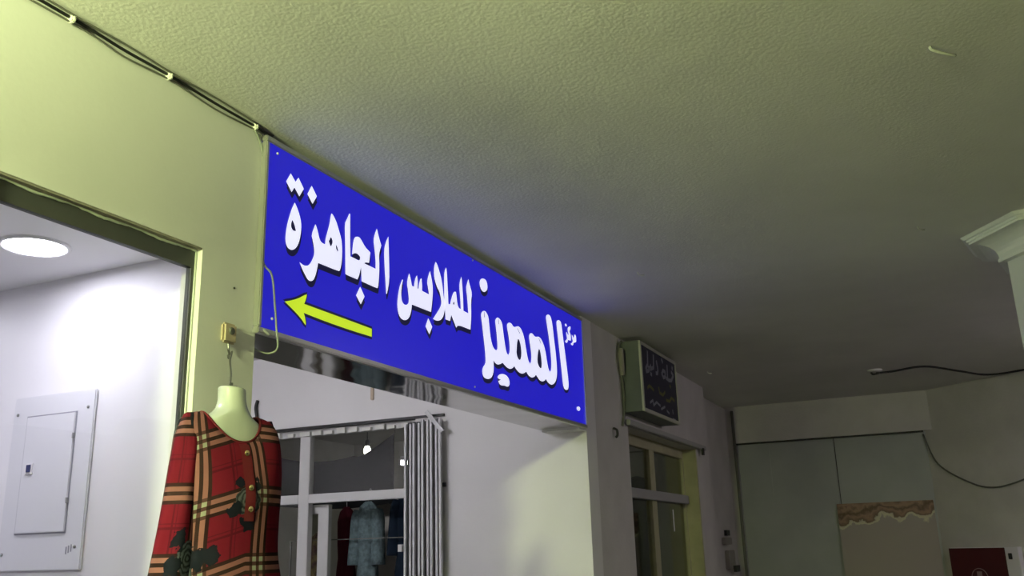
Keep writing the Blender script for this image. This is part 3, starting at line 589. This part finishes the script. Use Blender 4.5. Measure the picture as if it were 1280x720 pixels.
# ------------------------------------------------------------------ mannequin, dress, hook
cy, cx = 2.335, -2.095
mq = thing('mannequin', (cx, cy, 1.0), 'pale headless mannequin bust hung from the wall hook', 'mannequin')
rings = [(.042, .042, 2.088, .0), (.046, .046, 2.084, .0), (.044, .046, 2.06, .002), (.046, .048, 2.035, .004), (.056, .052, 2.01, .006), (.084, .054, 1.988, .008), (.130, .056, 1.965, .010), (.150, .058, 1.935, .012), (.160, .062, 1.88, .014), (.160, .070, 1.80, .016), (.158, .078, 1.70, .016), (.15, .075, 1.55, .01), (.15, .072, 1.45, .0), (.16, .075, 1.30, 0), (.16, .075, 1.15, 0)]
mb = MB(); n = 36; vs = []; fs = []
for a, b, z, fx in rings:
    for i in range(n):
        q = 2 * math.pi * i / n; tilt = -.10 * (a * math.cos(q)) if z > 2.02 else 0
        zz = z + tilt + (.012 * math.exp(-((abs(math.cos(q)) - .45) / .22) ** 2) * max(0, math.sin(q)) if 1.93 < z < 1.99 else 0)
        vs.append((cx - .01 + fx + b * math.sin(q), cy + .012 * (z > 2.0) + a * math.cos(q), zz))
for k in range(len(rings) - 1):
    for i in range(n): a = k * n + i; b = k * n + (i + 1) % n; fs.append((a, b, b + n, a + n))
fs.append(tuple(range(n - 1, -1, -1))); fs.append(tuple(range((len(rings) - 1) * n, len(rings) * n)))
mb.add(vs, fs, True); o = mb.build('torso', M['mann'], mq); md = o.modifiers.new('sub', 'SUBSURF'); md.levels = 1; md.render_levels = 2
MB().lathe((cx - .015, cy + .012, 2.086), [(.022, 0), (.022, .008), (.006, .010), (.006, .02)], 14).build('neck_cap', M['wire'], mq)
wh = thing('wall_hook', (WX, 2.436, 2.27), 'tan plastic hook plate on the wall above the mannequin', 'hook')
box(WX, WX + .022, 2.402, 2.470, 2.268, 2.340).build('hook_plate', M['tan'], wh, bevel=.008)
MB().lathe((WX + .022, 2.438, 2.312), [(.014, 0), (.013, .004), (.006, .005)], 12, 'x').build('screw', M['cable_grey'], wh)
MB().tube(spline([(WX + .012, 2.436, 2.27), (WX + .014, 2.436, 2.245), (WX + .03, 2.425, 2.225), (WX + .05, 2.40, 2.205), (WX + .055, 2.39, 2.215)], 6), .004, 6).build('hook_wire', M['wire'], wh)
tag(MB().tube(spline([(cx - .015, cy + .012, 2.10), (cx - .03, cy + .03, 2.14), (cx - .055, cy + .05, 2.19), (WX + .06, 2.40, 2.215), (WX + .045, 2.42, 2.232), (WX + .03, 2.43, 2.21)], 6), .0035, 6).build('hanging_wire', M['wire']), 'thin twisted wire holding the mannequin neck to the hook', 'wire')

def loft_uv(name, grid, uvs, m, parent, closed=True):
    R, n = len(grid), len(grid[0]); vs = [p for r in grid for p in r]; fs = []; fu = []
    for k in range(R - 1):
        for i in range(n - 1):
            fs.append((k*n + i, k*n + i + 1, (k+1)*n + i + 1, (k+1)*n + i))
    me = bpy.data.meshes.new(name); me.from_pydata(vs, [], fs); ul = me.uv_layers.new(name='UVMap')
    flat_uv = [u for r in uvs for u in r]
    for lp in me.loops: ul.data[lp.index].uv = flat_uv[lp.vertex_index]
    for p in me.polygons: p.use_smooth = True
    me.materials.append(m); o = bpy.data.objects.new(name, me); COL.objects.link(o); o.parent = parent
    o.matrix_parent_inverse = Matrix.Translation(parent.location).inverted()
    md = o.modifiers.new('cloth', 'SOLIDIFY'); md.thickness = .003; md.offset = 1
    return o
def lerp_rows(rows, per):
    out = []
    rows = [rows[0]] + list(rows) + [rows[-1]]
    for i in range(1, len(rows) - 2):
        for k in range(per):
            t = k / per; o = []
            for a, b, c, d in zip(rows[i-1], rows[i], rows[i+1], rows[i+2]):
                o.append(0.5 * (2*b + (c-a)*t + (2*a-5*b+4*c-d)*t*t + (3*b-a-3*c+d)*t**3))
            out.append(o)
    out.append(list(rows[-1])); return out
ds = thing('plaid_dress', (cx, cy, .7), 'red tartan dress with dark roses and gold buttons on the mannequin', 'dress')
# half width, front depth, back depth, z side, z front, z back, fold amount
rows = [(.106, .072, .062, 1.995, 1.900, 1.985, 0), (.128, .087, .072, 1.992, 1.878, 1.968, 0), (.160, .098, .082, 1.980, 1.845, 1.93, 0), (.180, .110, .085, 1.950, 1.80, 1.89, 0),
        (.188, .120, .088, 1.88, 1.765, 1.83, .1), (.188, .126, .088, 1.78, 1.72, 1.74, .3), (.186, .120, .086, 1.66, 1.64, 1.65, .6), (.190, .116, .086, 1.55, 1.55, 1.55, 1.0), (.215, .126, .092, 1.42, 1.42, 1.42, 1.6), (.25, .16, .095, 1.1, 1.1, 1.1, 2.4), (.29, .19, .095, .75, .75, .75, 3.0)]
rows = lerp_rows(rows, 5); n = 97; grid = []; uvs = []
for a, bf, bb, zs, zf, zb, fo in rows:
    pr = []; 
    for i in range(n):
        q = -math.pi / 2 + 2 * math.pi * i / (n - 1)          # starts at the back
        s, c = math.sin(q), math.cos(q)
        f = 1 + fo * .006 * math.sin(11 * q + .6) + fo * .004 * math.sin(17 * q)
        ex = .88
        x = cx + (bf if s > 0 else bb) * math.copysign(abs(s) ** ex, s) * f; y = cy + a * math.copysign(abs(c) ** ex, c) * f
        wgt = abs(s) ** 1.6; z = zs * (1 - wgt) + (zf if s > 0 else zb) * wgt
        pr.append(Vector((x, y, z)))
    mid = (n - 1) // 2; u = [0.0] * n
    # arc length measured from the front centre, + towards larger y
    for i in range(mid + 1, n): u[i] = u[i-1] - math.hypot(pr[i].x - pr[i-1].x, pr[i].y - pr[i-1].y)
    for i in range(mid - 1, -1, -1): u[i] = u[i+1] + math.hypot(pr[i].x - pr[i+1].x, pr[i].y - pr[i+1].y)
    grid.append(pr); uvs.append([(u[i], pr[i].z) for i in range(n)])
loft_uv('dress_body', grid, uvs, M['plaid'], ds)
def sleeve(path, rad):
    pts = spline(path, 8); rs = lerp_rows([(r,) for r in rad], 8); g = []; uu = []; n = 33; L = 0
    for k, p in enumerate(pts):
        if k: L += (pts[k] - pts[k-1]).length
        r = rs[min(k, len(rs) - 1)][0]; row = []; ur = []
        for i in range(n):
            q = -math.pi + 2 * math.pi * i / (n - 1); rr = r * (1 + .05 * math.sin(5 * q + k * .12))
            row.append(Vector((p.x + rr * math.cos(q), p.y + rr * math.sin(q) * .92, p.z + .25 * rr * math.cos(q) * (1 - min(1, k / 8)))))
            ur.append((q * .065, path[0][2] - L))
        g.append(row); uu.append(ur)
    return loft_uv('sleeve', g, uu, M['plaid_sleeve'], ds)
sleeve([(-2.09, 2.180, 1.985), (-2.08, 2.172, 1.93), (-2.072, 2.168, 1.87), (-2.068, 2.150, 1.68), (-2.066, 2.131, 1.50), (-2.066, 2.112, 1.34)], [.016, .034, .046, .054, .060, .064])
sleeve([(-2.10, 2.495, 1.985), (-2.105, 2.502, 1.93), (-2.11, 2.508, 1.86), (-2.12, 2.516, 1.72), (-2.13, 2.505, 1.58), (-2.135, 2.48, 1.38)], [.016, .034, .046, .050, .050, .048])
# placket, neck binding, buttons
mid = 48
def front(z, dy=0):
    for k in range(len(rows) - 1):
        if grid[k][mid].z >= z >= grid[k+1][mid].z:
            t = (grid[k][mid].z - z) / max(1e-6, grid[k][mid].z - grid[k+1][mid].z)
            j = mid - int(round(dy / .0065)); return grid[k][j].lerp(grid[k+1][j], t)
    return grid[-1][mid]
mb = MB(); vs = []; fs = []; zz = [1.894 - i * .012 for i in range(21)]
for z in zz:
    p = front(z); vs += [(p.x + .0065, p.y - .019, p.z), (p.x + .008, p.y, p.z), (p.x + .0065, p.y + .019, p.z)]
for i in range(len(zz) - 1):
    for k in (0, 1): a = i * 3 + k; fs.append((a, a + 1, a + 4, a + 3))
mb.add(vs, fs, True); pk = mb.build('placket', mat('dark_red_cloth', (0.075, 0.006, 0.010), .85, spec=.15), ds)
MB().tube([p + Vector((.002, 0, .001)) for p in grid[0]], .0045, 6, False).build('neck_binding', bpy.data.materials['dark_red_cloth'], ds)
for z in (1.864, 1.755, 1.69):
    p = front(z); MB().lathe((p.x + .008, p.y, p.z), [(.008, 0), (.010, .002), (.009, .005), (.004, .007)], 12, 'x').build('button', M['gold'], ds)

mq.rotation_euler.z = ds.rotation_euler.z = -0.21
# ------------------------------------------------------------------ cables, clips, small wall things
random.seed(7)
def cab(pts, r, m, name, label, n=6): return tag(MB().tube(spline(pts, n), r, 6).build(name, m), label, 'cable')
CL = [-1.0, .4, 1.68, 2.075, 2.515]
def along(off, sag, x): 
    p = []
    for a, b in zip(CL[:-1], CL[1:]):
        p += [(x, a, H - .012 - off), (x, (a + b) / 2, H - .012 - off - sag)]
    return p + [(x, CL[-1], H - .014 - off)]
cab(along(.0, .004, WX + .010) + [(WX + .012, 2.57, H - .018), (WX + .012, 2.62, H - .012)], .005, M['black'], 'ceiling_cable', 'black cable in the corner of lit wall and ceiling')
cab(along(.013, .012, WX + .008) + [(WX + .01, 2.56, H - .04)], .0032, M['cable_grey'], 'ceiling_cable', 'thin grey cable sagging just below the corner cable')
cab(along(-.004, -.004, WX + .024), .0035, M['cable_grey'], 'ceiling_cable', 'thin grey cable along the ceiling side of the corner')
for i, y in enumerate(CL[1:]):
    tag(box(WX, WX + .026, y - .007, y + .007, H - .030, H - .003).build('cable_clip', M['clip'], bevel=.004), ('pale cable clip on the corner cables, out of view at left', 'pale cable clip on the corner cables near the top picture edge', 'pale cable clip halfway along the corner cables', 'pale cable clip on the corner cables just before the blue sign')[i], 'clip', 'clips on the corner cables')
cab([(WX + .008, 2.52, H - .03), (WX + .008, 2.555, H - .07), (WX + .012, 2.572, H - .14), (WX + .02, 2.578, 2.85), (WX + .022, 2.582, 2.62), (FXS + .016, 2.615, 2.56), (FXS + .016, 2.64, 2.45), (FXS + .016, 2.655, 2.36), (FXS + .016, 2.665, 2.29), (FXS - .02, 2.655, 2.272), (FXS - .05, 2.61, 2.285)], .0042, M['cable_pale'], 'sign_cable', 'pale cable hanging down the left edge of the blue sign')
cab([(WX + .01, 2.575, 2.36), (WX + .03, 2.60, 2.345), (WX + .03, 2.625, 2.335)], .006, M['clip'], 'cable_stub', 'short pale cable stub under the blue sign left corner', 5)
cab([(-5.12, PY - .012, 2.80), (-5.13, PY - .02, 2.74), (-5.115, PY - .02, 2.66), (-5.125, PY - .012, 2.58)], .014, M['black'], 'cable_stub', 'dark cable stub on passage wall beside the lit wall edge', 5)
tag(box(-4.0, -3.975, PY - .02, PY, 2.70, 2.80).build('conduit_stub', M['tan'], bevel=.004), 'short pale pink conduit stub under the blue sign', 'conduit')
MB_ = MB().lathe((WX, 2.462, 2.478), [(.004, 0), (.004, .003), (.002, .004)], 8, 'x'); tag(MB_.build('nail', M['black']), 'dark nail head in the lit wall near window corner', 'nail')
# things on the ceiling
jb = thing('ceiling_box', (-.48, 9.66, H), 'small round junction plate on the dark ceiling', 'junction box')
MB().lathe((-.48, 9.66, H - .02), [(.06, 0), (.07, .008), (.07, .0195)], 16).build('plate', M['wall'], jb)
MB().tube(spline([(-.52, 9.70, H - .02), (-.50, 9.62, H - .05), (-.45, 9.62, H - .045), (-.46, 9.70, H - .03)], 5), .011, 6).build('wire_loop', M['black'], jb)
cab([(-.47, 9.70, H - .03), (-.33, 9.80, H - .012), (-.03, 9.70, H - .010), (.29, 10.21, H - .010), (.55, 10.60, H - .012), (.86, 10.50, H - .012), (1.2, 10.2, H - .01)], .011, M['black'], 'ceiling_cable', 'black cable wandering across the dark ceiling at right', 8)
def dwall(s, z, off=.012): p = d0 + dg * s + dn * off; return (p.x, p.y, z)
cab([dwall(.02, 2.66, .03), dwall(.147, 2.317), dwall(.525, 2.088), dwall(.808, 2.018), dwall(1.144, 2.066), dwall(1.6, 2.2)], .009, M['cable_grey'], 'drooping_cable', 'thin cable drooping across the angled grey wall', 8)
for i, (x, y, lab) in enumerate(((.16, 3.135, 'bent white wire stub poking from ceiling at upper right'), (-1.524, 5.198, 'tiny pale plaster drip on the ceiling in front of the sign'), (-1.95, 8.8, 'small wire stub on the ceiling past the navy box sign'), (.056, 5.149, 'tiny pale plaster drip on the ceiling left of the column'))):
    L = .075 if i == 0 else .03
    tag(MB().tube(spline([(x, y, H + .002), (x + .002, y, H - .012), (x + L * .5, y + L * .4, H - .020), (x + L, y + L, H - .016)], 5), .006 if i == 0 else .005, 6).build('ceiling_stub', M['clip']), lab, 'wire stub')
# end wall bits
tag(MB().tube([(-2.27, EY - .03, .02), (-2.27, EY - .03, 3.10)], .018, 10).build('vertical_pipe', M['cable_grey']), 'dark vertical pipe in the corner of the end wall', 'pipe')
sb = thing('switch_box', (-2.34, 10.9, 1.3), 'small grey switch box with dark fittings beside the dark pipe', 'switch')
box(-2.36, -2.32, 10.62, 10.98, 1.52, 1.60).build('upper_fitting', M['box'], sb, bevel=.006); box(-2.36, -2.315, 10.72, 11.05, 1.25, 1.46).build('switch_body', M['box'], sb, bevel=.006)
box(-2.36, -2.33, 10.78, 10.95, 1.62, 1.68).build('dark_plug', M['black'], sb); box(-2.315, -2.28, 10.90, 11.1, 1.22, 1.29).build('dark_socket', M['black'], sb)
bd = tag(box(-1.178, -.155, EY + .02, EY + .058, .02, 1.935).build('stained_board', M['board'], bevel=.004), 'brown weathered board with stained top edge leaning on the metal door', 'board')
# red cabinet on the angled wall
cb = thing('fire_cabinet', tuple(dwall(.5, .7, .0)), 'dark red fire hose cabinet with pale side and ring emblem', 'cabinet')
def onw(s0, s1, z0, z1, o0, o1, name, m, par=cb, bev=.004):
    p = d0 + dg * ((s0 + s1) / 2) + dn * ((o0 + o1) / 2)
    return MB().obox((p.x, p.y, (z0 + z1) / 2), dg, dn, (0,0,1), (s1 - s0) / 2, (o1 - o0) / 2, (z1 - z0) / 2).build(name, m, par, bevel=bev)
onw(.165, 1.0, .72, 1.42, .0, .06, 'cabinet_body', M['white_enamel']); cd = onw(.165, .85, .73, 1.415, .06, .075, 'cabinet_door', M['red'])
pc = d0 + dg * .515 + dn * .077
ringp = [(pc.x + dg.x * .10 * math.cos(q), pc.y + dg.y * .10 * math.cos(q), 1.11 + .10 * math.sin(q)) for q in [2 * math.pi * i / 32 for i in range(33)]]
MB().tube(ringp, .004, 5, False).build('ring_emblem', M['ring'], cd)
MB().obox((pc.x, pc.y, 1.13), dg, dn, (0,0,1), .03, .002, .05).build('emblem_core', M['ring'], cd)
onw(.885, .925, 1.30, 1.36, .06, .075, 'lock', M['black'])
